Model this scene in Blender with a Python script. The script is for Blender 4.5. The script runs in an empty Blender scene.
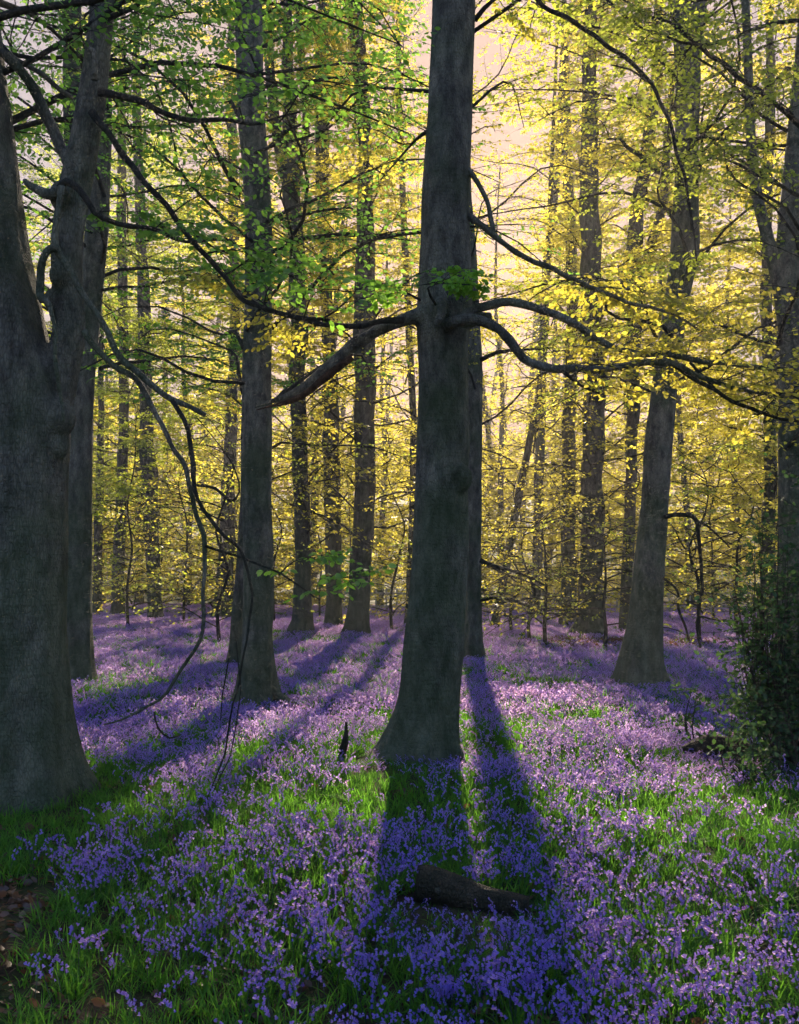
import bpy, math, random
import numpy as np
from mathutils import Vector, noise as mnoise

R = math.radians
rng = np.random.default_rng(11)
random.seed(11)
sc = bpy.context.scene
COL = sc.collection

# ------------------------------------------------------------------ camera
F = 1000.0
CAM_Z = 1.6
PITCH = math.atan(68 / F)
cam_d = bpy.data.cameras.new('camera'); cam = bpy.data.objects.new('camera', cam_d); COL.objects.link(cam)
cam.location = (0, 0, CAM_Z); cam.rotation_euler = (math.pi / 2 + PITCH, 0, 0)
cam_d.sensor_fit = 'VERTICAL'; cam_d.sensor_height = 36.0; cam_d.lens = F / 1024 * 36.0
cam_d.clip_end = 2000
sc.camera = cam
FW = np.array([0, math.cos(PITCH), math.sin(PITCH)]); UP = np.array([0, -math.sin(PITCH), math.cos(PITCH)])


def at(px, py, Y):
    d = FW + np.array([1.0, 0, 0]) * (px - 399.5) / F + UP * (512 - py) / F
    t = Y / d[1]
    return np.array([0, 0, CAM_Z]) + d * t


def proj(P):
    Q = P - np.array([0, 0, CAM_Z])
    dep = Q @ FW
    dep = np.where(np.abs(dep) < 1e-3, 1e-3, dep)
    return 399.5 + F * Q[:, 0] / dep, 512 - F * (Q @ UP) / dep, dep


SUN_AZ_PX, SUN_EL = 458.0, R(21.5)
SUN_AZ = math.atan((SUN_AZ_PX - 399.5) / F)
SUNV = np.array([math.sin(SUN_AZ) * math.cos(SUN_EL), math.cos(SUN_AZ) * math.cos(SUN_EL), math.sin(SUN_EL)])


def gz(x, y):
    """height of the ground"""
    x = np.asarray(x, float); y = np.asarray(y, float)
    z = 0.05 * np.sin(x * 0.9 + 1.3) * np.cos(y * 0.55 + 0.4) + 0.03 * np.sin(x * 2.3 + y * 1.7) \
        + 0.07 * np.sin(x * 0.23 + y * 0.31)
    r = np.hypot(x, y)
    s = np.clip((r - 62) / 150, 0, 1)
    return z + 19 * s * s * (3 - 2 * s)


# ------------------------------------------------------------------ objects
def tag(o, label=None, cat=None, group=None, kind=None):
    if label: o['label'] = label
    if cat: o['category'] = cat
    if group: o['group'] = group
    if kind: o['kind'] = kind
    return o


def empty(name, loc):
    o = bpy.data.objects.new(name, None); COL.objects.link(o)
    o.location = [float(v) for v in loc]; o.empty_display_size = .2
    return o


class MB:
    """collects verts / faces as numpy arrays; builds ONE mesh"""
    def __init__(self):
        self.v = []; self.q = []; self.t = []; self.a = []; self.n = 0

    def add(self, v, quads=None, tris=None, att=None):
        v = np.asarray(v, np.float32).reshape(-1, 3)
        if quads is not None and len(quads): self.q.append(np.asarray(quads, np.int64).reshape(-1, 4) + self.n)
        if tris is not None and len(tris): self.t.append(np.asarray(tris, np.int64).reshape(-1, 3) + self.n)
        self.v.append(v)
        self.a.append(np.zeros(len(v), np.float32) if att is None else np.asarray(att, np.float32))
        self.n += len(v)

    def build(self, name, mats, parent=None, smooth=True, org=None, link=True):
        me = bpy.data.meshes.new(name)
        if self.n:
            V = np.concatenate(self.v)
            off = np.zeros(3) if org is None else np.asarray(org)
            if parent is not None: off = np.array(parent.location)
            V = (V - off).astype(np.float32)
            Q = np.concatenate(self.q) if self.q else np.zeros((0, 4), np.int64)
            T = np.concatenate(self.t) if self.t else np.zeros((0, 3), np.int64)
            me.vertices.add(len(V)); me.vertices.foreach_set('co', V.ravel())
            nl = Q.size + T.size
            me.loops.add(nl); me.loops.foreach_set('vertex_index', np.concatenate([Q.ravel(), T.ravel()]).astype(np.int32))
            me.polygons.add(len(Q) + len(T))
            st = np.concatenate([np.arange(len(Q)) * 4, Q.size + np.arange(len(T)) * 3]).astype(np.int32)
            me.polygons.foreach_set('loop_start', st)
            me.polygons.foreach_set('use_smooth', np.full(len(Q) + len(T), smooth))
            A = me.attributes.new('rnd', 'FLOAT', 'POINT'); A.data.foreach_set('value', np.concatenate(self.a))
            me.update(calc_edges=True)
        for m in (mats if isinstance(mats, (list, tuple)) else [mats]): me.materials.append(m)
        o = bpy.data.objects.new(name, me)
        if link: COL.objects.link(o)
        if parent is not None: o.parent = parent
        elif org is not None: o.location = [float(v) for v in org]
        return o


def spline(P, step):
    """Catmull-Rom through P (n,k) resampled about every `step` along the first three columns"""
    P = np.asarray(P, float)
    if len(P) == 2: P = np.array([P[0], (P[0] + P[1]) / 2, P[1]])
    E = np.vstack([2 * P[0] - P[1], P, 2 * P[-1] - P[-2]])
    out = []
    for i in range(1, len(E) - 2):
        n = max(2, int(np.linalg.norm(E[i + 1, :3] - E[i, :3]) / step))
        t = (np.arange(n) / n)[:, None]
        a, b, c, d = E[i - 1], E[i], E[i + 1], E[i + 2]
        out.append(.5 * ((2 * b) + (c - a) * t + (2 * a - 5 * b + 4 * c - d) * t ** 2 + (3 * b - a - 3 * c + d) * t ** 3))
    out.append(P[-1:])
    return np.vstack(out)


def frames(C):
    T = np.gradient(C, axis=0); T /= np.linalg.norm(T, axis=1)[:, None] + 1e-9
    ref = np.array([0, 1.0, 0]) if abs(T[0] @ np.array([0, 1.0, 0])) < .9 else np.array([1.0, 0, 0])
    N = np.zeros_like(C); n = ref - T[0] * (ref @ T[0]); n /= np.linalg.norm(n)
    for i in range(len(C)):
        n = n - T[i] * (n @ T[i]); n /= np.linalg.norm(n) + 1e-9; N[i] = n
    return T, N, np.cross(T, N)


def tube(mb, C, r, n=6, rmul=None, cap=True, upright=False):
    C = np.asarray(C, float); m = len(C)
    r = np.broadcast_to(np.asarray(r, float), (m,))
    T, N, B = frames(C)
    if upright: T = T * 0 + [0, 0, 1.]; N = T * 0 + [1., 0, 0]; B = T * 0 + [0, 1., 0]
    th = np.arange(n) / n * 2 * math.pi
    rr = r[:, None] * (np.ones((m, n)) if rmul is None else rmul)
    V = C[:, None, :] + rr[..., None] * (np.cos(th)[None, :, None] * N[:, None, :] + np.sin(th)[None, :, None] * B[:, None, :])
    i = np.arange(m - 1)[:, None]; j = np.arange(n)[None, :]
    a = i * n + j; b = i * n + (j + 1) % n
    Q = np.stack([a, b, b + n, a + n], -1).reshape(-1, 4)
    V = V.reshape(-1, 3); Tt = None
    if cap:
        V = np.vstack([V, C[-1:] + T[-1:] * r[-1] * .12, C[:1]]); k = (m - 1) * n
        jj = np.arange(n)
        Tt = np.concatenate([np.stack([k + jj, k + (jj + 1) % n, np.full(n, m * n)], -1),
                             np.stack([(jj + 1) % n, jj, np.full(n, m * n + 1)], -1)])
    mb.add(V, Q, Tt)


def nz(x, y=0., z=0.):
    return mnoise.noise(Vector((float(x), float(y), float(z))))


def wood(mb, P, step=.1, n=20, lobes=None, rough=.06, seed=0., flare=0., taper_noise=.04, basez=0., cap=True):
    """a trunk or thick limb: P rows are x,y,z,r"""
    S = spline(P, step); C = S[:, :3].copy(); r = S[:, 3].copy(); m = len(C)
    for i in range(m):
        h = C[i, 2]
        wb = .4 if n == 16 else .14
        C[i, 0] += r[i] * wb * nz(h * .8 + seed, seed); C[i, 1] += r[i] * wb * nz(seed, h * .8 + seed * 2)
        r[i] *= 1 + taper_noise * nz(h * 1.3, seed, 5.)
    rm = np.ones((m, n))
    th = np.arange(n) / n * 2 * math.pi
    ph = [seed * 1.7 + k for k in range(3)]
    for i in range(m):
        h = C[i, 2] - basez
        e = math.exp(-max(h, 0) / .38) if flare else 0
        e2 = math.exp(-max(h, 0) / .9) if flare else 0
        for j in range(n):
            c, s = math.cos(th[j]), math.sin(th[j])
            v = 1 + rough * nz(c * 1.6 + seed, s * 1.6, h * .7) + rough * .5 * nz(c * 4 + seed, s * 4, h * 2.5)
            if flare:
                lob = .5 + .5 * math.cos(th[j] * 5 + ph[0]) * .6 + .4 * math.cos(th[j] * 3 + ph[1])
                v += flare * e * max(lob, 0.) ** 1.5 + .13 * e2 * (lob - .4) + .035 * e2 * math.cos(th[j] * 9 + ph[2])
            rm[i, j] = v
    tube(mb, C, r, n, rm, cap, upright=bool(flare))
    return C, r


def rows_to_path(rows, Y, dY=0.):
    """rows: (py, left px, right px) of a trunk standing at distance Y -> x,y,z,r"""
    out = []
    for k, (py, l, r) in enumerate(rows):
        y = Y + dY * k / max(1, len(rows) - 1)
        p = at((l + r) / 2, py, y)
        out.append([*p, (r - l) / 2 / F * (y - 0)])
    return out


# ------------------------------------------------------------------ materials
def mat(name):
    m = bpy.data.materials.new(name); m.use_nodes = True
    nt = m.node_tree; nt.nodes.clear()
    return m, nt


def N(nt, t, **kw):
    n = nt.nodes.new(t)
    for k, v in kw.items():
        if k in n.inputs.keys(): n.inputs[k].default_value = v
        else: setattr(n, k, v)
    return n


def L(nt, a, b): nt.links.new(a, b)


def ramp(nt, fac, stops):
    r = nt.nodes.new('ShaderNodeValToRGB'); cr = r.color_ramp
    while len(cr.elements) > 1: cr.elements.remove(cr.elements[0])
    cr.elements[0].position = stops[0][0]; cr.elements[0].color = (*stops[0][1], 1)
    for p, c in stops[1:]:
        e = cr.elements.new(p); e.color = (*c, 1)
    L(nt, fac, r.inputs[0]); return r.outputs[0]


def bark(name, c0, c1, moss=(.05, .09, .02), moss_amt=.5, scale=1., lichen=.28, bump=.8):
    m, nt = mat(name)
    tc = N(nt, 'ShaderNodeNewGeometry')
    mp = N(nt, 'ShaderNodeMapping'); L(nt, tc.outputs['Position'], mp.inputs[0]); mp.inputs['Scale'].default_value = (1, 1, .35)
    n1 = N(nt, 'ShaderNodeTexNoise', Scale=3. * scale, Detail=8., Roughness=.65); L(nt, mp.outputs[0], n1.inputs[0])
    base = ramp(nt, n1.outputs[0], [(.3, c0), (.7, c1)])
    # fine vertical crackle and small horizontal wrinkles
    mv = N(nt, 'ShaderNodeMapping'); L(nt, tc.outputs['Position'], mv.inputs[0]); mv.inputs['Scale'].default_value = (1, 1, .28)
    vo = N(nt, 'ShaderNodeTexVoronoi', Scale=60 * scale); vo.feature = 'DISTANCE_TO_EDGE'; L(nt, mv.outputs[0], vo.inputs[0])
    crk = ramp(nt, vo.outputs[0], [(.0, (0, 0, 0)), (.16, (1, 1, 1))])
    mh = N(nt, 'ShaderNodeMapping'); L(nt, tc.outputs['Position'], mh.inputs[0]); mh.inputs['Scale'].default_value = (1, 1, 6)
    n3 = N(nt, 'ShaderNodeTexNoise', Scale=7. * scale, Detail=4.); L(nt, mh.outputs[0], n3.inputs[0])
    n2 = N(nt, 'ShaderNodeTexNoise', Scale=38. * scale, Detail=5., Roughness=.7); L(nt, mv.outputs[0], n2.inputs[0])
    mx = N(nt, 'ShaderNodeMix', data_type='RGBA', blend_type='MULTIPLY'); mx.inputs[0].default_value = .35
    L(nt, base, mx.inputs[6]); L(nt, crk, mx.inputs[7])
    ms = N(nt, 'ShaderNodeMapping'); L(nt, tc.outputs['Position'], ms.inputs[0]); ms.inputs['Scale'].default_value = (1, 1, .42)
    ns = N(nt, 'ShaderNodeTexNoise', Scale=11. * scale, Detail=7., Roughness=.65); L(nt, ms.outputs[0], ns.inputs[0])
    st = ramp(nt, ns.outputs[0], [(.36, (.45, .43, .42)), (.5, (.85, .84, .82)), (.64, (1.30, 1.27, 1.18))])
    mk = N(nt, 'ShaderNodeMix', data_type='RGBA', blend_type='MULTIPLY'); mk.inputs[0].default_value = 1.
    L(nt, mx.outputs[2], mk.inputs[6]); L(nt, st, mk.inputs[7]); mx = mk
    # pale lichen spots
    lv = N(nt, 'ShaderNodeTexNoise', Scale=11. * scale, Detail=6., Roughness=.7); L(nt, tc.outputs['Position'], lv.inputs[0])
    lf = ramp(nt, lv.outputs[0], [(.62, (0, 0, 0)), (.70, (lichen,) * 3)])
    m2 = N(nt, 'ShaderNodeMix', data_type='RGBA'); L(nt, lf, m2.inputs[0]); L(nt, mx.outputs[2], m2.inputs[6])
    m2.inputs[7].default_value = (.30, .32, .27, 1)
    # green algae in broad patches, heavier low down
    sx = N(nt, 'ShaderNodeSeparateXYZ'); L(nt, tc.outputs['Position'], sx.inputs[0])
    mr = N(nt, 'ShaderNodeMapRange'); L(nt, sx.outputs[2], mr.inputs[0])
    for k, v in ((1, 0.), (2, 4.), (3, .22), (4, .0)): mr.inputs[k].default_value = v
    mn = N(nt, 'ShaderNodeTexNoise', Scale=1.3, Detail=5., Roughness=.6); L(nt, tc.outputs['Position'], mn.inputs[0])
    ad = N(nt, 'ShaderNodeMath', operation='ADD'); L(nt, mn.outputs[0], ad.inputs[0]); L(nt, mr.outputs[0], ad.inputs[1])
    mf = ramp(nt, ad.outputs[0], [(.46, (0, 0, 0)), (.66, (moss_amt,) * 3)])
    m3 = N(nt, 'ShaderNodeMix', data_type='RGBA'); L(nt, mf, m3.inputs[0]); L(nt, m2.outputs[2], m3.inputs[6])
    m3.inputs[7].default_value = (*moss, 1)
    s1 = N(nt, 'ShaderNodeMath', operation='MULTIPLY'); L(nt, crk, s1.inputs[0]); s1.inputs[1].default_value = .6
    s2 = N(nt, 'ShaderNodeMath', operation='ADD'); L(nt, s1.outputs[0], s2.inputs[0]); L(nt, n2.outputs[0], s2.inputs[1])
    s3 = N(nt, 'ShaderNodeMath', operation='MULTIPLY_ADD'); L(nt, n3.outputs[0], s3.inputs[0]); s3.inputs[1].default_value = 1.6; L(nt, s2.outputs[0], s3.inputs[2])
    bp = N(nt, 'ShaderNodeBump', Strength=bump, Distance=.02); L(nt, s3.outputs[0], bp.inputs['Height'])
    b = N(nt, 'ShaderNodeBsdfPrincipled', Roughness=.8); b.inputs['Specular IOR Level'].default_value = .25
    L(nt, m3.outputs[2], b.inputs['Base Color']); L(nt, bp.outputs[0], b.inputs['Normal'])
    o = N(nt, 'ShaderNodeOutputMaterial'); L(nt, b.outputs[0], o.inputs[0])
    return m


def leafmat(name, lo, hi, trans, tmix=.55, gloss=.06, rough=.4):
    """lo / hi: reflectance range over the per-leaf value; trans: transmitted colour"""
    m, nt = mat(name)
    a = N(nt, 'ShaderNodeAttribute'); a.attribute_name = 'rnd'
    c = ramp(nt, a.outputs['Fac'], [(0., lo), (1., hi)])
    t = ramp(nt, a.outputs['Fac'], [(0., tuple(v * .7 for v in trans)), (1., tuple(min(1, v * 1.25) for v in trans))])
    d = N(nt, 'ShaderNodeBsdfDiffuse'); L(nt, c, d.inputs[0])
    tr = N(nt, 'ShaderNodeBsdfTranslucent'); L(nt, t, tr.inputs[0])
    g = N(nt, 'ShaderNodeBsdfGlossy', Roughness=rough)
    x = N(nt, 'ShaderNodeMixShader'); x.inputs[0].default_value = tmix; L(nt, d.outputs[0], x.inputs[1]); L(nt, tr.outputs[0], x.inputs[2])
    y = N(nt, 'ShaderNodeMixShader'); y.inputs[0].default_value = gloss; L(nt, x.outputs[0], y.inputs[1]); L(nt, g.outputs[0], y.inputs[2])
    o = N(nt, 'ShaderNodeOutputMaterial'); L(nt, y.outputs[0], o.inputs[0])
    return m


M = {}
M['bark'] = bark('beech_bark', (.115, .098, .080), (.34, .30, .245))
M['bark_far'] = bark('beech_bark_distant', (.09, .075, .066), (.19, .16, .14), lichen=.2, moss_amt=.45)
M['twig'] = bark('twig_bark', (.045, .036, .030), (.10, .08, .065), lichen=.3, moss_amt=.15, scale=2.)
M['split'] = bark('split_heartwood', (.10, .045, .025), (.20, .10, .06), lichen=.1, moss_amt=.0, scale=1.5)
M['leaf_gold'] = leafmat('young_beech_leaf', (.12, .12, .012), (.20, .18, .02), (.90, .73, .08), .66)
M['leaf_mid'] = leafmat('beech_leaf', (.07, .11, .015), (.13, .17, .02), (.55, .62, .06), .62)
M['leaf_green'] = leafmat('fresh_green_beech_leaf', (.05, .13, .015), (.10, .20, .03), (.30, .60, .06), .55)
M['sprig'] = leafmat('light_painted_sprig_leaf', (.20, .42, .05), (.30, .52, .07), (.40, .70, .07), .35, .02)  # paler copy of the green leaf; raised reflectance stands in for light
M['holly'] = leafmat('holly_leaf', (.018, .055, .025), (.05, .11, .04), (.12, .24, .05), .28, .03, .5)
M['grass'] = leafmat('bluebell_leaf', (.04, .12, .015), (.09, .24, .03), (.20, .50, .04), .5, .01)
M['bell'] = leafmat('bluebell_flower', (.02, .07, .66), (.10, .13, .85), (1., .58, .84), .60, .02)
M['stem'] = leafmat('bluebell_stem', (.05, .08, .05), (.09, .12, .09), (.15, .2, .1), .2)
M['litter'] = leafmat('dead_beech_leaf', (.07, .032, .018), (.20, .10, .055), (.3, .13, .05), .25)


def ground_mat():
    m, nt = mat('woodland_floor')
    g = N(nt, 'ShaderNodeNewGeometry')
    n1 = N(nt, 'ShaderNodeTexNoise', Scale=1.1, Detail=8., Roughness=.7); L(nt, g.outputs['Position'], n1.inputs[0])
    n2 = N(nt, 'ShaderNodeTexNoise', Scale=28., Detail=6., Roughness=.75); L(nt, g.outputs['Position'], n2.inputs[0])
    c1 = ramp(nt, n2.outputs[0], [(.3, (.022, .014, .010)), (.55, (.07, .042, .028)), (.75, (.12, .075, .05))])
    c2 = ramp(nt, n2.outputs[0], [(.3, (.015, .03, .008)), (.7, (.05, .10, .02))])
    f = ramp(nt, n1.outputs[0], [(.42, (0, 0, 0)), (.58, (1, 1, 1))])
    x = N(nt, 'ShaderNodeMix', data_type='RGBA'); L(nt, f, x.inputs[0]); L(nt, c1, x.inputs[6]); L(nt, c2, x.inputs[7])
    bp = N(nt, 'ShaderNodeBump', Strength=.7, Distance=.03); L(nt, n2.outputs[0], bp.inputs['Height'])
    b = N(nt, 'ShaderNodeBsdfPrincipled', Roughness=.95); b.inputs['Specular IOR Level'].default_value = .1
    L(nt, x.outputs[2], b.inputs['Base Color']); L(nt, bp.outputs[0], b.inputs['Normal'])
    o = N(nt, 'ShaderNodeOutputMaterial'); L(nt, b.outputs[0], o.inputs[0])
    return m


M['ground'] = ground_mat()

# ------------------------------------------------------------------ ground
def axis(stops):
    out = []
    for (a, b, s) in stops: out += list(np.arange(a, b, s))
    return np.array(out + [stops[-1][1]])


gx = axis([(-400, -60, 20), (-60, -14, 2.), (-14, 14, .25), (14, 60, 2.), (60, 400, 20)])
gy = axis([(-60, 0, 4), (0, 30, .25), (30, 90, 1.), (90, 600, 15)])
X, Y = np.meshgrid(gx, gy); Z = gz(X, Y)
mb = MB(); nx = len(gx); i = np.arange(len(gy) - 1)[:, None]; j = np.arange(nx - 1)[None, :]
a = i * nx + j
mb.add(np.stack([X, Y, Z], -1).reshape(-1, 3), np.stack([a, a + 1, a + nx + 1, a + nx], -1).reshape(-1, 4))
tag(mb.build('ground', M['ground']), kind='structure')

# ------------------------------------------------------------------ leaf sprays and limbs
NLEAF = 0
LEAF6 = np.array([[0, 0, 0], [.28, .26, .05], [.68, .27, .04], [1, 0, -.04], [.68, -.27, .04], [.28, -.26, .05]])
LEAF4 = np.array([[0, 0, 0], [.45, .30, .05], [1, 0, -.03], [.45, -.30, .05]])


def leaves(mb, P, D, Nn, size, near, rv=None):
    """P positions, D directions, Nn normals (n,3)"""
    n = len(P)
    if n == 0: return
    global NLEAF
    NLEAF += n
    D = D / (np.linalg.norm(D, axis=1)[:, None] + 1e-9)
    S = np.cross(Nn, D); S /= np.linalg.norm(S, axis=1)[:, None] + 1e-9
    U = np.cross(D, S)
    sz = size * rng.uniform(.65, 1.2, n)
    T = LEAF6 if near else LEAF4
    V = P[:, None] + sz[:, None, None] * (T[None, :, 0:1] * D[:, None] + T[None, :, 1:2] * S[:, None] + T[None, :, 2:3] * U[:, None])
    k = len(T); base = np.arange(n)[:, None] * k
    if near: Q = np.concatenate([base + [0, 1, 2, 3], base + [0, 3, 4, 5]], 0)
    else: Q = base + [0, 1, 2, 3]
    r = rng.uniform(0, 1, n) if rv is None else rv
    mb.add(V.reshape(-1, 3), Q, None, np.repeat(r, k))


def template(Lm, seed, sec_step=.34, tw_step=.19, leaf_step=.06):
    g = np.random.default_rng(seed)
    w = []          # (polyline, radii)
    LP, LD = [], []
    n = 9; t = np.linspace(0, 1, n)
    bend = g.uniform(-.25, .25); amp = g.uniform(.03, .07) * Lm
    C = np.stack([t * Lm, bend * t * t * Lm + amp * np.sin(t * 7 + g.uniform(0, 6)), .14 * Lm * np.sin(t * 2.6) - .12 * Lm * t * t + amp * .5 * np.sin(t * 9 + g.uniform(0, 6))], 1)
    w.append((C, .0075 * Lm * (1 - .85 * t) + .002, 0))

    def leafline(A, B, st):
        d = B - A; ln = np.linalg.norm(d); k = max(2, int(ln / st)); s = (np.arange(k) + .6) / k
        sd = np.where(np.arange(k) % 2 == 0, 1, -1)
        u = d / ln; side = np.array([-u[1], u[0], 0])
        LP.append(A + s[:, None] * d); LD.append(u * .7 + sd[:, None] * side * .8 + g.normal(0, .2, (k, 3)))
    s = sec_step * .7; sd = 1
    while s < Lm:
        tt = s / Lm; base = np.array([np.interp(tt, t, C[:, q]) for q in range(3)])
        ang = sd * R(g.uniform(32, 62)) + bend
        ln = ((1 - tt) * Lm * .42 + .3) * g.uniform(.6, 1.15) * (min(1, tt * 2.5 + .35))
        d = np.array([math.cos(ang), math.sin(ang), g.normal(0, .10)])
        k = max(2, int(ln / .3)) + 1; q = np.linspace(0, 1, k)[:, None]
        P2 = base + q * ln * d + np.array([.12, 0, -.10]) * ln * q * q + g.normal(0, .018, (k, 3)) * (q > 0)
        w.append((P2, np.interp(q[:, 0], [0, 1], [.0035 * ln + .003, .0018]), 1))
        u = tw_step * .6; s2 = 1
        while u < ln:
            f = u / ln; b2 = np.array([np.interp(f, q[:, 0], P2[:, z]) for z in range(3)])
            a2 = ang + s2 * R(g.uniform(30, 60)); l3 = g.uniform(.16, .45) * (1 - .4 * f)
            e = b2 + l3 * np.array([math.cos(a2), math.sin(a2), g.normal(-.08, .16)])
            w.append((np.array([b2, (b2 + e) / 2 + g.normal(0, .012, 3), e]), np.array([.0022, .0017, .001]), 2))
            leafline(b2, e, leaf_step)
            u += tw_step * g.uniform(.7, 1.3); s2 = -s2
        leafline(P2[-2], P2[-1], leaf_step)
        s += sec_step * g.uniform(.6, 1.35); sd = -sd if g.random() < .85 else sd
    return w, np.vstack(LP), np.vstack(LD), C


T4 = [template(4., 100 + k, .30, .16, .045) for k in range(7)]      # full limbs
T2 = [template(2., 200 + k, .28, .17, .055) for k in range(6)]      # lesser boughs
T1 = [template(1., 300 + k, .17, .14, .05) for k in range(6)]       # sprays


def tmeshes(w, lvl):
    """the wood of a template as arrays, deepest level <= lvl"""
    m = MB()
    for P, r, l in w:
        if l > lvl: continue
        tube(m, P, r, 5 if l == 0 else 3, cap=False)
    return np.concatenate(m.v), np.concatenate(m.q)


WOODS = {}


def rotm(az, el, roll):
    ca, sa, ce, se, cr, sr = math.cos(az), math.sin(az), math.cos(el), math.sin(el), math.cos(roll), math.sin(roll)
    Rz = np.array([[ca, -sa, 0], [sa, ca, 0], [0, 0, 1]])
    Ry = np.array([[ce, 0, -se], [0, 1, 0], [se, 0, ce]])
    Rx = np.array([[1, 0, 0], [0, cr, -sr], [0, sr, cr]])
    return Rz @ Ry @ Rx


def gate(P, dens):
    """which leaves to keep: those in or near the view, thinned by `dens`, and thinned where the wood opens to the low sun"""
    px, py, dep = proj(P)
    k = (px > -130) & (px < 930) & (py > -130) & (py < 760) & (dep > 1.5)
    # ground reached by the ray through the leaf
    tt = (P[:, 2] - 0) / SUNV[2]
    G = P - SUNV * tt[:, None]
    gpx, gpy, gd = proj(np.stack([G[:, 0], G[:, 1], np.zeros(len(G))], 1))
    lit = (G[:, 1] > 3) & (G[:, 1] < 38) & (gpx > -60) & (gpx < 860)
    keep = np.where(lit, np.where(G[:, 1] < 6.2, 1., .36), 1.0)
    # the bright opening beside the main trunk
    e = ((px - 508) / 50) ** 2 + ((py - 205) / 70) ** 2
    keep *= np.clip(.18 + e * .6, 0, 1)
    e = ((px - 440) / 90) ** 2 + ((py - 220) / 90) ** 2
    keep *= np.clip(.75 + e * .4, 0, 1)
    return k & (rng.random(len(P)) < keep * dens)


def place(tp, org, az, el, roll, s, wmb, lmb, lvl=2, leaf=.065, near=True, dens=1., hang=.35):
    w, LP, LD, C = tp
    key = (id(tp), lvl)
    if key not in WOODS: WOODS[key] = tmeshes(w, lvl)
    WV, WQ = WOODS[key]
    Rm = rotm(az, el, roll)
    if wmb is not None: wmb.add(WV @ Rm.T * s + org, WQ)
    P = LP @ Rm.T * s + org
    k = gate(P, dens); P = P[k]; D = (LD[k] @ Rm.T) + np.array([0, 0, -hang])
    n = len(P)
    if n == 0: return
    Nn = np.array([0, 0, .8]) + rng.normal(0, .75, (n, 3))
    leaves(lmb, P, D, Nn, leaf, near)


def limbs_for(tree, cx, rr, h0, h1, n, Ls, tps, lvl, leaf, near, dens, mleaf, az_rng=(0, 2 * math.pi), elr=(-5, 28), partmax=100, merge=False, wmat=None):
    """limbs round the trunk between heights h0..h1; cx(h)->(x,y) of the trunk axis, rr(h) radius"""
    lmb = MB(); g = rng; allw = MB()
    for k in range(n):
        h = h0 + (h1 - h0) * ((k + g.uniform(.1, .9)) / n)
        az = g.uniform(*az_rng)
        x, y = cx(h)
        o = np.array([x + .5 * rr(h) * math.cos(az), y + .5 * rr(h) * math.sin(az), h])
        s = g.uniform(*Ls) * (1.15 - .45 * (h - h0) / max(.1, h1 - h0))
        tip = o + s * tps[0][3][-1, 0] * np.array([math.cos(az), math.sin(az), .1])
        q = np.array([o, (o + tip) / 2, tip]); px, py, dp = proj(q)
        if (px.max() < -60 or px.min() > 860 or py.min() > 700 or py.max() < -120) : continue
        wm = allw if merge else MB()
        place(tps[g.integers(len(tps))], o, az, R(g.uniform(*elr)), g.normal(0, .18), s, wm, lmb, lvl, leaf, near, dens)
        if not merge: wm.build('branch', wmat or M['twig'], tree)
    if merge and allw.n: allw.build('branchwork', wmat or M['twig'], tree)
    if lmb.n: lmb.build('crown', mleaf, tree, smooth=True)
    return lmb


def axis_fn(P):
    P = np.asarray(P); o = np.argsort(P[:, 2]); Q = P[o]
    return (lambda h: (np.interp(h, Q[:, 2], Q[:, 0]), np.interp(h, Q[:, 2], Q[:, 1]))), (lambda h: np.interp(h, Q[:, 2], Q[:, 3]))


def extend(P, H, lean=.3, top=.25):
    """carry the last direction of a trunk path on up to height H, tapering"""
    P = [list(p) for p in P]; a, b = np.array(P[-2]), np.array(P[-1])
    if b[2] >= H: return P
    d = (b[:3] - a[:3]); d /= d[2]
    n = 3
    for k in range(1, n + 1):
        t = k / n; h = b[2] + (H - b[2]) * t
        P.append([b[0] + d[0] * (h - b[2]) * lean, b[1] + d[1] * (h - b[2]) * lean, h, max(.02, b[3] * (1 - (1 - top) * t))])
    return P


def ground_foot(P):
    """sink the foot of a path into the ground"""
    P = [list(p) for p in P]; p = P[0]; z = float(gz(p[0], p[1]))
    p[2] = z
    return [[p[0], p[1], z - .3, p[3] * 1.02]] + P, z


def trunk_tree(label, rows, Y, H, n=20, flare=.45, seed=0., name='beech_tree', group=None, step=.12, mk='bark', remesh=0., dY=0., extra=None, rough=.06):
    P = rows_to_path(rows, Y, dY); P, z = ground_foot(P); P = extend(P, H)
    t = empty(name, (P[1][0], P[1][1], z)); tag(t, label, 'tree', group)
    mb = MB(); wood(mb, P, step, n, flare=flare, seed=seed, basez=z, rough=rough)
    if extra: extra(mb)
    o = mb.build('trunk', M[mk], t)
    if remesh:
        md = o.modifiers.new('blend', 'REMESH'); md.mode = 'VOXEL'; md.voxel_size = remesh; md.use_smooth_shade = True
        sm = o.modifiers.new('soften', 'SMOOTH'); sm.factor = .5; sm.iterations = 4
    c, r = axis_fn(P)
    return t, c, r


def path(pts, Y=None):
    """pts: (px,py,width px[,Y])"""
    out = []
    for p in pts:
        y = p[3] if len(p) > 3 else Y
        out.append([*at(p[0], p[1], y), p[2] / 2 / F * y])
    return out


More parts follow.
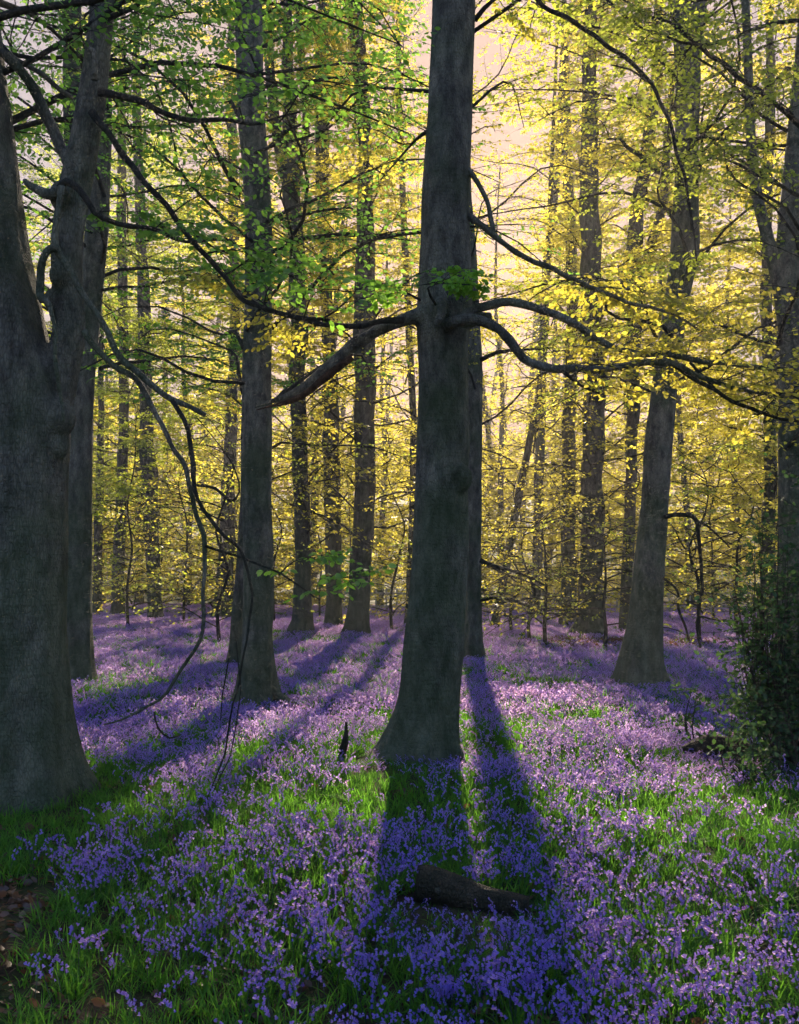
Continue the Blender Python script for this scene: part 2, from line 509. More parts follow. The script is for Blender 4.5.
def branch(tree, pts, Y=None, n=9, step=.06, sprays=0, mleaf='leaf_mid', ssz=(.5, .9), lmb=None, smb=None, mk='twig', wob=.02, start=.2, dens=.9, leaf=.06, name='branch'):
    P = np.array(path(pts, Y)); S = spline(P, step)
    for i in range(len(S)):
        q = S[i]; a = min(1, i / 5)
        q[0] += a * wob * nz(q[0] * 5, q[2] * 5, 1.); q[1] += a * wob * 4 * nz(q[0] * 3, q[2] * 3, 4.); q[2] += a * wob * nz(q[0] * 5, q[2] * 5, 9.)
        q[3] *= 1 + .18 * nz(q[0] * 9, q[2] * 9, 2.)
    mb = MB(); tube(mb, S[:, :3], np.maximum(S[:, 3], .0015), n)
    for k in range(sprays):
        i = int(len(S) * (start + (1 - start) * (k + rng.random()) / sprays)); i = min(i, len(S) - 2)
        d = S[i + 1, :3] - S[i, :3]; az = math.atan2(d[1], d[0]) + rng.choice([-1, 1]) * rng.uniform(.4, 1.3)
        place(T1[rng.integers(6)], S[i, :3], az, R(rng.uniform(-15, 20)), rng.normal(0, .3), rng.uniform(*ssz), mb, lmb, 2, leaf, True, dens)
    mb.build(name, M[mk], tree)
    return S


# ================================================================== the named trees
# ---- left forked beech
rowsA = [(806, -34, 84), (770, -30, 76), (720, -28, 68), (650, -28, 62), (560, -26, 63), (480, -28, 64), (430, -24, 66), (390, -30, 62), (350, -52, 47),
         (300, -64, 39), (250, -75, 32), (150, -84, 15), (50, -92, 3), (0, -96, -2)]
YA = 7.1


def fork(mb):
    P = path([(28, 470, 60), (45, 420, 50), (60, 375, 38), (70, 330, 33), (68, 285, 32), (67, 240, 34), (74, 190, 34), (84, 140, 30), (92, 90, 29), (99, 30, 25), (104, -20, 24),
              (112, -110, 22), (128, -220, 18), (140, -340, 12)], YA)
    wood(mb, P, .06, 18, seed=7.7, rough=.10, taper_noise=.12)
    # burls on the flank, and the swollen branch knot
    for (px, py, r, dy) in ((60, 418, 16, -.12), (58, 445, 12, -.1), (62, 196, 13, -.10), (52, 300, 9, -.05), (60, 275, 11, -.1)):
        c = at(px, py, YA + dy); rr = r / F * YA
        th = np.linspace(0, math.pi, 9)[:, None]; ph = (np.arange(12) / 12 * 2 * math.pi)[None]
        V = np.stack([rr * np.sin(th) * np.cos(ph), rr * np.sin(th) * np.sin(ph), rr * 1.25 * np.cos(th) + 0 * ph], -1)
        i = np.arange(8)[:, None]; j = np.arange(12)[None]
        mb.add(V.reshape(-1, 3) + c, np.stack([i * 12 + j, (i + 1) * 12 + j, (i + 1) * 12 + (j + 1) % 12, i * 12 + (j + 1) % 12], -1).reshape(-1, 4))


tA, cA, rA = trunk_tree('large forked beech with grey green bark and twisted branches at the left edge', rowsA, YA, 11, n=36, flare=.2, seed=2.3, step=.08, remesh=.018, extra=fork)
lA = MB()
B = lambda *a, **k: branch(*a, **k)

B(tA, [(99, 92, 9), (130, 98, 7), (165, 112, 6), (205, 121, 5), (258, 122, 3), (300, 112, 2)], YA - .1, sprays=4, lmb=lA)
B(tA, [(92, 112, 9), (100, 124, 7), (120, 150, 6.5), (142, 180, 6), (165, 205, 6), (200, 249, 5.5), (222, 275, 5), (245, 300, 5), (290, 316, 4.5), (330, 321, 4)], YA - .15, sprays=7, lmb=lA, start=.35)
B(tA, [(66, 188, 12), (52, 194, 12), (38, 189, 9), (26, 184, 6), (24, 180, 4)], YA - .2, mk='bark')
B(tA, [(60, 188, 8), (66, 182, 8), (78, 190, 7), (90, 206, 6), (104, 220, 5.5), (140, 228, 5), (185, 238, 3.5), (230, 240, 2.5)], YA - .3, sprays=4, lmb=lA)
B(tA, [(62, 186, 7), (57, 218, 6), (55, 245, 8), (66, 262, 7), (76, 282, 7), (90, 306, 6), (107, 332, 6.5), (120, 357, 7), (145, 378, 6.5), (172, 400, 6), (190, 407, 5), (206, 416, 5)], YA - .35, mk='bark')
B(tA, [(55, 247, 8), (46, 252, 8), (40, 268, 8), (38, 288, 9), (43, 299, 8), (51, 306, 5), (55, 345, 4), (58, 385, 4), (62, 420, 3)], YA - .4, mk='bark')
B(tA, [(84, 331, 7), (92, 344, 6), (112, 365, 6), (135, 378, 6), (155, 415, 5.5), (172, 443, 5), (186, 468, 5), (196, 515, 5), (205, 547, 5), (204, 590, 4), (203, 632, 4),
       (185, 665, 3.5), (160, 700, 3), (130, 716, 2.5), (104, 724, 1.5)], YA - .3, mk='bark')
B(tA, [(154, 712, 2), (158, 728, 2), (170, 738, 2), (181, 735, 1)], YA - .3)
B(tA, [(172, 400, 5), (188, 430, 4.5), (193, 465, 5), (197, 500, 4), (218, 528, 4), (240, 550, 3.5), (249, 575, 3), (250, 622, 2.5), (243, 660, 2), (234, 705, 2), (220, 765, 1.6), (201, 815, 1)], YA - .45)
B(tA, [(205, 546, 3), (240, 558, 2.5), (280, 574, 2), (318, 600, 1.2)], YA - .3, sprays=2, lmb=lA, start=.5)
B(tA, [(193, 485, 3), (215, 488, 3), (232, 503, 2.5), (240, 492, 2), (236, 470, 1.5), (216, 440, 1.2), (196, 418, 1)], YA - .4)
B(tA, [(2, 52, 9, YA), (20, 70, 10, YA), (40, 100, 11, YA + .1), (56, 138, 12, YA + .15), (70, 170, 10, YA + .1)], mk='bark')
B(tA, [(-10, 30, 5), (12, 56, 5), (48, 80, 5), (72, 97, 5)], YA + .2, mk='bark')
B(tA, [(104, 20, 6), (130, 8, 5), (160, -20, 4)], YA - .1, sprays=3, lmb=lA)
B(tA, [(94, 80, 7), (96, 55, 6), (90, 50, 6)], YA - .3, mk='bark')
B(tA, [(230, 650, 1.5), (224, 690, 1.3), (222, 720, 1)], YA - .5)
B(tA, [(236, 640, 1.5), (240, 690, 1.3), (232, 745, 1.2), (214, 790, 1)], YA - .5)
lA.build('crown', M['leaf_green'], tA)

# ---- tree just behind it
rowsB = [(686, 63, 96), (660, 66, 94), (600, 64, 92), (500, 66, 92), (400, 71, 94), (330, 76, 98), (250, 83, 107), (180, 90, 110), (100, 92, 112), (0, 92, 110)]
tB, cB, rB = trunk_tree('slender dark beech standing just right of the forked beech', rowsB, 15.1, 14, n=24, flare=.25, seed=5.1)
rowsB2 = [(668, 56, 72), (600, 58, 70), (480, 59, 70), (300, 62, 76), (150, 64, 80), (0, 62, 82)]
tB2, cB2, rB2 = trunk_tree('dim beech mostly hidden behind the forked beech on the left', rowsB2, 18.2, 15, n=20, flare=.2, seed=15.1, mk='bark_far')
# ---- straight tree, left of centre
rowsC = [(703, 240, 278), (675, 241, 275), (640, 243, 273), (600, 243, 273), (500, 242, 272), (400, 243, 272), (300, 244, 272), (200, 243, 270), (100, 238, 266), (0, 234, 262)]


def rootC(mb):
    P = path([(268, 690, 14, 13.), (282, 699, 10, 12.9), (297, 706, 5, 12.8)]); tube(mb, np.array(P)[:, :3], np.array(P)[:, 3], 8)


tC, cC, rC = trunk_tree('tall straight beech left of centre with spreading roots', rowsC, 13., 15, n=30, flare=.55, seed=9.4, extra=rootC, step=.1)
rowsC2 = [(664, 226, 246), (620, 231, 248), (560, 236, 250), (480, 240, 252), (350, 243, 256), (200, 246, 258)]
tC2, cC2, rC2 = trunk_tree('thin beech half hidden behind the straight tree left of centre', rowsC2, 19., 12, n=16, flare=.3, seed=12.4, mk='bark_far')
# ---- main tree
rowsD = [(764, 369, 464), (750, 380, 461), (730, 391, 460), (699, 401, 461), (650, 405, 464), (550, 412, 468), (470, 416, 470), (450, 416, 471), (400, 418, 468), (350, 418, 468), (318, 417, 472), (280, 419, 472),
         (200, 422, 472), (100, 428, 474), (0, 432, 476), (-60, 434, 476)]
YD = 8.85


def mainextra(mb):
    P = path([(446, 322, 34), (430, 316, 23), (414, 317, 16), (396, 323, 12), (370, 335, 11), (350, 347, 11)], YD - .05)
    wood(mb, P, .05, 14, seed=3.3, rough=.12)
    P = path([(446, 326, 30), (462, 322, 22), (478, 318, 14), (492, 316, 8)], YD - .1); wood(mb, P, .05, 12, seed=4.3, rough=.1)
    P = path([(440, 300, 12, YD - .25), (442, 312, 11, YD - .36), (437, 322, 8, YD - .42), (434, 327, 3, YD - .43)]); wood(mb, P, .03, 10, seed=6.3, rough=.15)
    P = path([(458, 470, 16, YD - .2), (463, 474, 18, YD - .22), (463, 484, 16, YD - .21), (458, 492, 8, YD - .2)]); wood(mb, P, .03, 12, seed=8.3, rough=.1)
    # long root toward the left and small ones
    for pts in ([(450, 740, 18, YD - .2), (462, 758, 8, YD - .3)], [(425, 745, 20, YD - .3), (420, 765, 8, YD - .5)]):
        P = path(pts); wood(mb, P, .04, 10, seed=1.3, rough=.1)


tD, cD, rD = trunk_tree('large central beech blocking the sun, with a broken limb on its left', rowsD, YD, 13, n=40, flare=.09, seed=1.2, step=.08, remesh=.018, extra=mainextra, rough=.05)
lD = MB(); lDg = MB()
S = B(tD, [(420, 316, 15), (396, 323, 12), (370, 335, 11.5), (345, 352, 12), (322, 374, 11), (300, 389, 9), (282, 398, 7), (262, 405, 3), (254, 409, 1)], YD - .05, n=12, mk='bark', name='broken_limb', wob=.02)
B(tD, [(352, 357, 7), (330, 374, 8), (308, 392, 7), (285, 402, 5), (264, 408, 2), (256, 411, 1)], YD - .12, n=8, mk='split', name='split_wood')
COL.objects['split_wood'].parent = COL.objects['broken_limb']
B(tD, [(404, 320, 7), (380, 322, 6), (354, 326, 5.5), (318, 323, 5), (290, 317, 5), (266, 309, 4.5), (245, 298, 4), (228, 284, 3), (214, 262, 2)], YD - .3, sprays=5, lmb=lD, start=.3)
B(tD, [(444, 326, 12), (462, 318, 11), (478, 308, 10), (500, 303, 9), (520, 303, 8.5), (540, 310, 8), (570, 323, 7.5), (600, 340, 7), (625, 350, 6.5), (660, 355, 6), (710, 362, 5), (760, 367, 4), (830, 372, 2)],
  YD - .3, n=10, sprays=12, lmb=lD, mk='bark', leaf=.05, start=.3, dens=.8)
B(tD, [(452, 322, 12), (474, 319, 11), (492, 325, 10), (510, 341, 9.5), (524, 356, 9), (540, 365, 8.5), (570, 369, 8), (600, 369, 7.5), (630, 364, 7), (655, 362, 7), (680, 367, 6), (710, 382, 5), (745, 391, 4), (799, 396, 3)],
  YD - .5, n=10, sprays=11, lmb=lD, mk='bark', leaf=.05, start=.3, dens=.8)
B(tD, [(672, 364, 5), (700, 383, 4.5), (725, 398, 4), (760, 412, 3.5), (820, 430, 2)], YD - .5, sprays=8, lmb=lD)
B(tD, [(690, 362, 3), (705, 380, 3), (716, 394, 2)], YD - .4)
B(tD, [(466, 214, 8), (486, 229, 6.5), (505, 243, 6), (535, 262, 5.5), (560, 272, 5), (580, 281, 5), (620, 300, 4), (665, 311, 3), (700, 330, 2)], YD - .1, sprays=11, lmb=lD, start=.4, mk='bark')
B(tD, [(468, 170, 7), (478, 182, 5), (487, 202, 5), (491, 222, 5), (493, 232, 5)], YD - .1, mk='bark')
B(tD, [(475, 20, 6), (490, 3, 4), (520, -20, 3)], YD, sprays=3, lmb=lD)
B(tD, [(430, 130, 5), (415, 140, 3), (395, 165, 2), (380, 180, 1)], YD + .1, sprays=3, lmb=lD)
B(tD, [(560, 369, 4), (580, 385, 3), (600, 392, 2)], YD - .5, sprays=2, lmb=lD)
# the shaded sprig in front of the trunk, light painted into its leaf colour
B(tD, [(436, 305, 3, YD - .4), (428, 288, 2, YD - .5), (448, 282, 1.5, YD - .6), (470, 284, 1, YD - .6)], sprays=4, lmb=lDg, ssz=(.22, .34), start=.25, leaf=.06)
B(tD, [(420, 300, 3, YD - .3), (405, 292, 2, YD - .5), (395, 288, 1, YD - .6)], sprays=2, lmb=lDg, ssz=(.2, .3), start=.3, leaf=.06)
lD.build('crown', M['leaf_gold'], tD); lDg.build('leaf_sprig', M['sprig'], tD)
# low sprays on its right flank
lq = MB()
for (px, py, y) in ((468, 560, YD), (470, 590, YD + .1), (476, 500, YD + .2)):
    pass
# ---- tree right behind
rowsE = [(658, 462, 484), (630, 463, 482), (560, 464, 481), (470, 464, 482), (350, 463, 482), (280, 458, 478), (150, 452, 470), (0, 448, 466)]
tE, cE, rE = trunk_tree('grey beech standing directly behind the large central trunk', rowsE, 20., 16, n=20, flare=.3, seed=21.)
# ---- leaning right tree
rowsF = [(690, 616, 664), (670, 620, 662), (640, 626, 662), (600, 631, 663), (540, 637, 666), (500, 641, 668), (450, 644, 672), (400, 650, 676), (350, 656, 681), (300, 664, 688), (250, 671, 699), (200, 673, 698), (150, 675, 698), (80, 675, 700), (0, 669, 691), (-60, 664, 684)]


def forkF(mb):
    P = path([(683, 110, 22), (692, 60, 18), (699, 10, 15), (708, -60, 12), (725, -160, 8)], 15.); wood(mb, P, .12, 12, seed=3.8)


tF, cF, rF = trunk_tree('leaning beech with fluted base on the right', rowsF, 15., 14, n=30, flare=.38, seed=17.5, step=.1, extra=forkF)
lF = MB()
B(tF, [(694, 167, 6), (712, 156, 5), (728, 149, 4.5), (748, 147, 3), (790, 150, 2)], 14.9, sprays=4, lmb=lF, ssz=(.8, 1.3))
B(tF, [(698, 130, 4), (720, 148, 3), (745, 162, 3), (775, 182, 2.5), (810, 205, 2)], 14.8, sprays=4, lmb=lF, ssz=(.8, 1.3))
B(tF, [(676, 172, 6), (662, 174, 5), (650, 167, 5), (640, 156, 5), (626, 147, 4), (620, 139, 3), (606, 139, 2)], 14.9, sprays=3, lmb=lF, ssz=(.8, 1.3))
B(tF, [(664, 517, 5), (676, 515, 4.5), (694, 518, 4.5), (698, 535, 4), (701, 565, 3.5), (702, 590, 3), (697, 620, 2.5), (700, 648, 2)], 14.8, sprays=1, lmb=lF)
B(tF, [(663, 578, 3), (676, 590, 2.5), (680, 612, 2.5), (690, 640, 2)], 14.8)
B(tF, [(694, 519, 3), (712, 530, 2), (730, 548, 1.5)], 14.8, sprays=2, lmb=lF)
lF.build('crown', M['leaf_gold'], tF)
# ---- right edge tree
rowsG = [(705, 774, 812), (640, 777, 806), (560, 778, 804), (500, 778, 804), (430, 779, 804), (370, 780, 804), (310, 779, 802), (260, 776, 800), (0, 800, 822)]


def forkG(mb):
    P = path([(790, 330, 22), (780, 285, 16), (768, 240, 12), (757, 195, 11), (751, 140, 10), (748, 60, 9), (744, -40, 8), (740, -140, 6)], 12.8); wood(mb, P, .12, 12, seed=5.8)


tG, cG, rG = trunk_tree('dark beech at the right edge rising behind the holly bush', rowsG, 12.8, 13, n=24, flare=.2, seed=27.5, extra=forkG)
lG = MB()
B(tG, [(830, 150, 7), (799, 122, 6), (760, 92, 5), (720, 63, 5), (690, 40, 4), (668, 24, 3), (640, 10, 2)], 10., sprays=12, lmb=lG, ssz=(.6, 1.0))
B(tG, [(820, 20, 5), (770, 25, 4), (700, 45, 3), (650, 30, 2.5), (600, -5, 2)], 10., sprays=9, lmb=lG, ssz=(.6, 1.0))
B(tG, [(830, 210, 5), (790, 190, 4), (750, 170, 3), (715, 158, 2)], 10.5, sprays=6, lmb=lG, ssz=(.6, 1.0))
lG.build('crown', M['leaf_mid'], tG)
B(tD, [(520, -30, 6), (545, 6, 5), (580, 26, 5), (612, 48, 4.5), (640, 72, 4.5), (656, 92, 4), (668, 118, 4), (676, 150, 3.5), (684, 180, 3), (690, 212, 2.5), (693, 240, 2), (696, 262, 1.5)], YD - .4, sprays=3, lmb=(lx := MB()), start=.1)
B(tD, [(648, 82, 2.5), (630, 70, 2), (610, 66, 1.5)], YD - .4)
if lx.n: lx.build('leaf_sprig', M['leaf_mid'], tD)

lq = MB()
B(tE, [(480, 560, 5), (495, 566, 4), (515, 572, 3), (545, 585, 2)], 19.5, sprays=6, lmb=lq, ssz=(.9, 1.4), start=.1)
B(tE, [(480, 600, 4), (500, 598, 3), (530, 606, 2)], 19.3, sprays=5, lmb=lq, ssz=(.8, 1.2), start=.1)
B(tE, [(480, 360, 5), (500, 352, 4), (520, 350, 3), (550, 348, 2)], 19.6, sprays=5, lmb=lq, ssz=(.9, 1.3), start=.2)
B(tE, [(464, 545, 4), (440, 550, 3), (412, 556, 2)], 19.6, sprays=3, lmb=lq, ssz=(.7, 1.), start=.5)
lq.build('leaf_sprig', M['leaf_mid'], tE)

# generic limbs on the named trees
PI = math.pi
limbs_for(tA, cA, rA, 4.6, 10, 22, (.6, .95), T4, 2, .06, True, .8, M['leaf_green'], az_rng=(-.6, 1.9))
limbs_for(tB, cB, rB, 4.6, 12, 30, (.7, 1.05), T4, 2, .065, True, .85, M['leaf_green'])
limbs_for(tC, cC, rC, 3.6, 11, 30, (.7, 1.05), T4, 2, .065, True, .8, M['leaf_green'])
limbs_for(tB2, cB2, rB2, 4.5, 13, 12, (.8, 1.2), T4, 2, .07, False, .8, M['leaf_mid'])
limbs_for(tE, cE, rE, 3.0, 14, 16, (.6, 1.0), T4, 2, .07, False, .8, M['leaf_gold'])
limbs_for(tF, cF, rF, 4.3, 12.5, 30, (.7, 1.05), T4, 2, .065, True, .75, M['leaf_mid'])
limbs_for(tG, cG, rG, 3.2, 11, 18, (.6, 1.0), T4, 2, .065, True, .8, M['leaf_mid'])
limbs_for(tC2, cC2, rC2, 2.6, 11, 12, (.5, .9), T4, 2, .07, False, .8, M['leaf_mid'])
limbs_for(tD, cD, rD, 5.3, 9, 6, (.5, .7), T4, 2, .06, True, .35, M['leaf_mid'])

# ---- middle distance trunks
def mid(label, rows, Y, H, h0, nl, Ls=(.6, 1.), ml='leaf_gold', dens=.9, seed=0., extra=None, group=None, lvl=1, leaf=.10):
    H0, H = H, max(H, 3 + .66 * Y); nl = nl * H / H0
    t, c, r = trunk_tree(label, rows, Y, H, n=16, flare=.3, seed=seed, mk='bark_far', step=.2, extra=extra, group=group)
    limbs_for(t, c, r, h0, H - .5, int(nl * 1.9), Ls, T4, lvl, leaf, False, dens, M[ml])
    return t


def forkH(mb):
    P = path([(292, 190, 18), (283, 165, 13), (275, 120, 11), (270, 70, 10), (266, 0, 9), (262, -80, 7)], 26.5); wood(mb, P, .2, 10, seed=4.)
    P = path([(292, 190, 16), (299, 170, 9), (306, 120, 8), (300, 40, 7), (296, -60, 5)], 26.5); wood(mb, P, .2, 10, seed=4.)


mid('forked slim beech between the straight tree and the paired trunks', [(643, 287, 314), (620, 292, 312), (560, 295, 311), (500, 294, 310), (400, 290, 306), (300, 290, 307), (230, 287, 303), (185, 282, 300)], 26.5, 12, 2.2, 20, seed=31, extra=forkH)
mid('left one of the two close trunks left of the central beech', [(633, 324, 343), (600, 326, 342), (450, 323, 340), (300, 321, 334), (150, 315, 329), (50, 316, 329), (0, 318, 330)], 31, 19, 2.6, 22, seed=37)
mid('right one of the two close trunks left of the central beech', [(643, 341, 371), (610, 348, 370), (500, 354, 375), (400, 354, 375), (300, 354, 376), (150, 358, 372), (50, 350, 366), (0, 347, 362)], 26.5, 17, 2.4, 22, seed=41)
mid('slim beech leaning slightly right in the gap left of the straight tree', [(624, 147, 164), (600, 148, 162), (480, 141, 157), (400, 140, 152), (300, 137, 150), (240, 136, 147), (100, 132, 141)], 38, 20, 2.5, 20, seed=43, ml='leaf_mid')
mid('faint distant beech nearest the dark slender trunk on the left', [(618, 109, 123), (560, 113, 125), (400, 119, 129), (250, 117, 127), (100, 118, 126)], 44, 20, 3, 16, seed=47, ml='leaf_mid')
mid('distant beech seen close beside the left of the straight tree', [(619, 209, 233), (560, 218, 234), (400, 226, 238), (300, 230, 240), (100, 226, 236)], 42, 20, 2.5, 16, seed=51)
mid('broad leafy beech midway between the central and leaning trees', [(643, 566, 606), (620, 577, 603), (500, 582, 604), (400, 583, 605), (300, 580, 602), (180, 580, 599), (80, 582, 597), (0, 584, 596)], 26.5, 16, 1.8, 26, seed=57)
mid('hazy beech just left of the broad leafy tree', [(628, 560, 578), (560, 561, 576), (450, 562, 576), (300, 566, 578), (150, 562, 572)], 34, 17, 2.6, 14, seed=61)


def forkK(mb):
    P = path([(634, 300, 14), (650, 250, 11), (664, 195, 9), (668, 120, 7), (680, 30, 5)], 30.); wood(mb, P, .2, 10, seed=2.)


mid('forked hazy beech seen just left of the leaning tree', [(640, 618, 634), (560, 622, 634), (450, 626, 638), (330, 625, 641), (270, 622, 640), (200, 632, 646), (100, 648, 660), (0, 655, 665)], 30, 17, 3, 18, seed=63, extra=forkK)
mid('thin beech beyond the holly bush at the right', [(640, 757, 772), (500, 763, 776), (400, 764, 776), (250, 760, 772), (100, 765, 775)], 28, 16, 2.6, 18, seed=67)
mid('thin dark stem showing just left of the central trunk', [(632, 404, 412), (540, 408, 416), (430, 410, 417), (300, 404, 411), (100, 396, 402)], 33, 15, 3.2, 10, seed=69, dens=.6)
mid('thin leaning stem right of the central trunk', [(632, 488, 497), (580, 500, 508), (500, 514, 522), (440, 526, 533), (360, 540, 546)], 32, 11, 3.5, 8, seed=71, dens=.6)
mid('dim beech far off at the left above the violet flowers', [(616, 92, 101), (500, 95, 103), (400, 98, 104), (200, 96, 102)], 46, 20, 3, 14, seed=73, ml='leaf_mid')
mid('distant thin beech in the opening right of the central trunk', [(622, 530, 541), (500, 534, 544), (300, 540, 549), (180, 552, 560), (60, 560, 567)], 40, 22, 5, 10, seed=79, dens=.6)

# ---- young understorey beeches with low golden leaf
young = [(130, 30, 7.5, 'leaf_mid', 'young beech with green leaf behind the far left trunks'),
         (185, 33, 7, 'leaf_gold', 'young beech with golden leaf left of the straight tree'),
         (222, 24, 5.5, 'leaf_mid', 'small beech with low leafy boughs beside the straight trunk'),
         (276, 36, 7, 'leaf_gold', 'young gold beech seen right of the straight trunk'),
         (320, 40, 8, 'leaf_gold', 'pale gold young beech beyond the paired trunks'),
         (392, 30, 6.5, 'leaf_gold', 'young beech with gold boughs left of the central trunk'),
         (436, 38, 8, 'leaf_gold', 'young beech largely screened by the central trunk'),
         (512, 27, 4.6, 'leaf_gold', 'low spreading young beech lit pale gold right of the central trunk'),
         (530, 24, 3.2, 'leaf_gold', 'low pale leafed sapling close right of the grey trunk'),
         (602, 21, 3.0, 'leaf_gold', 'low sapling with pale fans of leaf beside the leaning tree'),
         (545, 22, 3.4, 'leaf_gold', 'sapling with fine pale leaf in the lit gap before the broad tree'),
         (600, 34, 7, 'leaf_gold', 'young beech with gold leaf behind the broad leafy tree'),
         (650, 38, 8, 'leaf_gold', 'tall young beech screened by the leaning tree'),
         (697, 22, 4.4, 'leaf_mid', 'thin bare stemmed sapling right of the leaning tree'),
         (738, 24, 5., 'leaf_gold', 'thin sapling between the leaning tree and the holly'),
         (770, 34, 8, 'leaf_gold', 'young gold beech behind the holly bush'),
         (712, 36, 8, 'leaf_gold', 'bushy gold young beech farther off right of the leaning tree'),
         (60, 36, 7, 'leaf_mid', 'young beech behind the forked beech at left'),
         (10, 32, 7, 'leaf_mid', 'young beech hidden behind the forked beech trunk at left'),
         (480, 44, 9, 'leaf_gold', 'distant gold young beech behind the grey trunk'),
         (560, 44, 9, 'leaf_gold', 'distant gold young beech in the opening right of centre'),
         (240, 45, 9, 'leaf_gold', 'distant gold young beech behind the straight tree'),
         (160, 46, 9, 'leaf_gold', 'distant young beech behind the slim leaning left trunk'),
         (350, 48, 9, 'leaf_gold', 'distant young beech behind the paired trunks'),
         (630, 48, 9, 'leaf_gold', 'distant gold young beech left of the leaning tree'),
         (790, 26, 6, 'leaf_mid', 'young beech at the right edge above the holly')]
young = [(a_, b_, c_, 'leaf_mid' if i_ % 2 and 'gold' not in e_ else d_, e_) for i_, (a_, b_, c_, d_, e_) in enumerate(young)]
for k, (px, y, H, ml, lab) in enumerate(young):
    x = (px - 399.5) / F * y; z = float(gz(x, y)); g = rng
    t = empty('young_beech', (x, y, z)); tag(t, lab, 'tree', 'young understorey beeches')
    P = [[x, y, z - .2, .05]]
    for q in range(1, 7):
        P.append([x + g.normal(0, .1) * q * .5, y + g.normal(0, .1) * q * .4, z + H * q / 6, .05 * (1 - q / 6.6)])
    mb = MB(); wood(mb, P, .25, 8, seed=k * 3.1); mb.build('trunk', M['twig'], t)
    c, r = axis_fn(P)
    limbs_for(t, c, r, .45 + z, H * .97 + z, int(H * 5), (.8, 1.35), T2, 1 if y > 28 else 2, (.085 if y < 30 else .11), False, 1., M[ml], elr=(-12, 18))

# ---- farther trees
far = [(20, 58), (75, 66), (140, 60), (190, 55), (262, 62), (305, 54), (380, 60), (425, 70), (500, 56), (545, 66), (600, 58), (655, 64), (690, 54), (735, 60), (785, 56), (340, 70), (100, 72), (230, 74), (575, 76), (710, 74)]
for k, (px, y) in enumerate(far):
    x = (px - 399.5) / F * y; z = float(gz(x, y)); H = rng.uniform(24, 33)
    t = empty('beech_tree', (x, y, z)); tag(t, 'hazy slim beech among the far trunks beyond the bluebells', 'tree', 'far trees at the back of the wood')
    r0 = rng.uniform(.16, .30); P = [[x, y, z - .3, r0]]; dx = rng.normal(0, .5)
    for q in range(1, 7): P.append([x + dx * q / 3 + rng.normal(0, .15), y, z + H * q / 6, r0 * (1 - q / 7)])
    mb = MB(); wood(mb, P, .6, 10, seed=k * 1.7, flare=.2, basez=z); mb.build('trunk', M['bark_far'], t)
    c, r = axis_fn(P)
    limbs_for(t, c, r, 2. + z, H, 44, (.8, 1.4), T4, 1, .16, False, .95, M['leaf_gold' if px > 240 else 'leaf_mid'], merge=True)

# ---- the mass of woodland behind everything
lm = MB(); wm = MB()
for k in range(1400):
    y = rng.uniform(52, 100); px = rng.uniform(-60, 860); x = (px - 399.5) / F * y
    h = rng.uniform(.3, 11) if k % 3 else rng.uniform(4, 24)
    place(T4[rng.integers(7)], np.array([x, y, h + float(gz(x, y))]), rng.uniform(0, 6.28), R(rng.uniform(-10, 25)), rng.normal(0, .3), rng.uniform(.9, 1.5), wm, lm, 0, .22, False, .5)
for k in range(300):
    y = rng.uniform(42, 62); px = rng.uniform(-60, 860); x = (px - 399.5) / F * y
    place(T2[rng.integers(6)], np.array([x, y, rng.uniform(.2, 2.6) + float(gz(x, y))]), rng.uniform(0, 6.28), R(rng.uniform(-5, 30)), rng.normal(0, .3), rng.uniform(.9, 1.5), wm, lm, 0, .13, False, 1.)
for k in range(46):
    y = rng.uniform(78, 120); px = rng.uniform(-60, 860); x = (px - 399.5) / F * y; z = float(gz(x, y)); r0 = rng.uniform(.15, .28)
    tube(wm, spline(np.array([[x, y, z - .5], [x + rng.normal(0, .5), y, z + 10], [x + rng.normal(0, 1), y, z + 24]]), 3.), r0, 7)
fo = lm.build('far_woodland', M['leaf_gold']); tag(fo, kind='stuff')
fw = wm.build('trunk', M['bark_far'], fo); tag(fw, kind='stuff')

# ---- pale paling fence at the edge of the wood
fy = 46.; t = empty('paling_fence', (7., fy, float(gz(7., fy)))); tag(t, 'low pale wooden paling fence far off at the edge of the wood', 'fence')
M['pale'] = bark('weathered_paling', (.42, .41, .38), (.62, .60, .56), moss_amt=.15, lichen=.2)


def box(mb, c, h):
    c = np.array(c); h = np.array(h)
    V = [c + h * np.array([x, y, z]) for z in (-1, 1) for y in (-1, 1) for x in (-1, 1)]
    mb.add(V, [[0, 2, 3, 1], [4, 5, 7, 6], [0, 1, 5, 4], [2, 6, 7, 3], [0, 4, 6, 2], [1, 3, 7, 5]])


for k in range(46):
    x = -3 + k * .48; z = float(gz(x, fy)); mb = MB(); hh = .55 + .03 * rng.normal()
    box(mb, (x, fy + .01 * rng.normal(), z + hh), (.035, .02, hh)); mb.build('post', M['pale'], t, smooth=False)
for hz_ in (.35, .95):
    mb = MB(); box(mb, (-3 + 23 * .48, fy + .07, hz_ + float(gz(7, fy))), (11.3, .03, .05)); mb.build('rail', M['pale'], t, smooth=False)

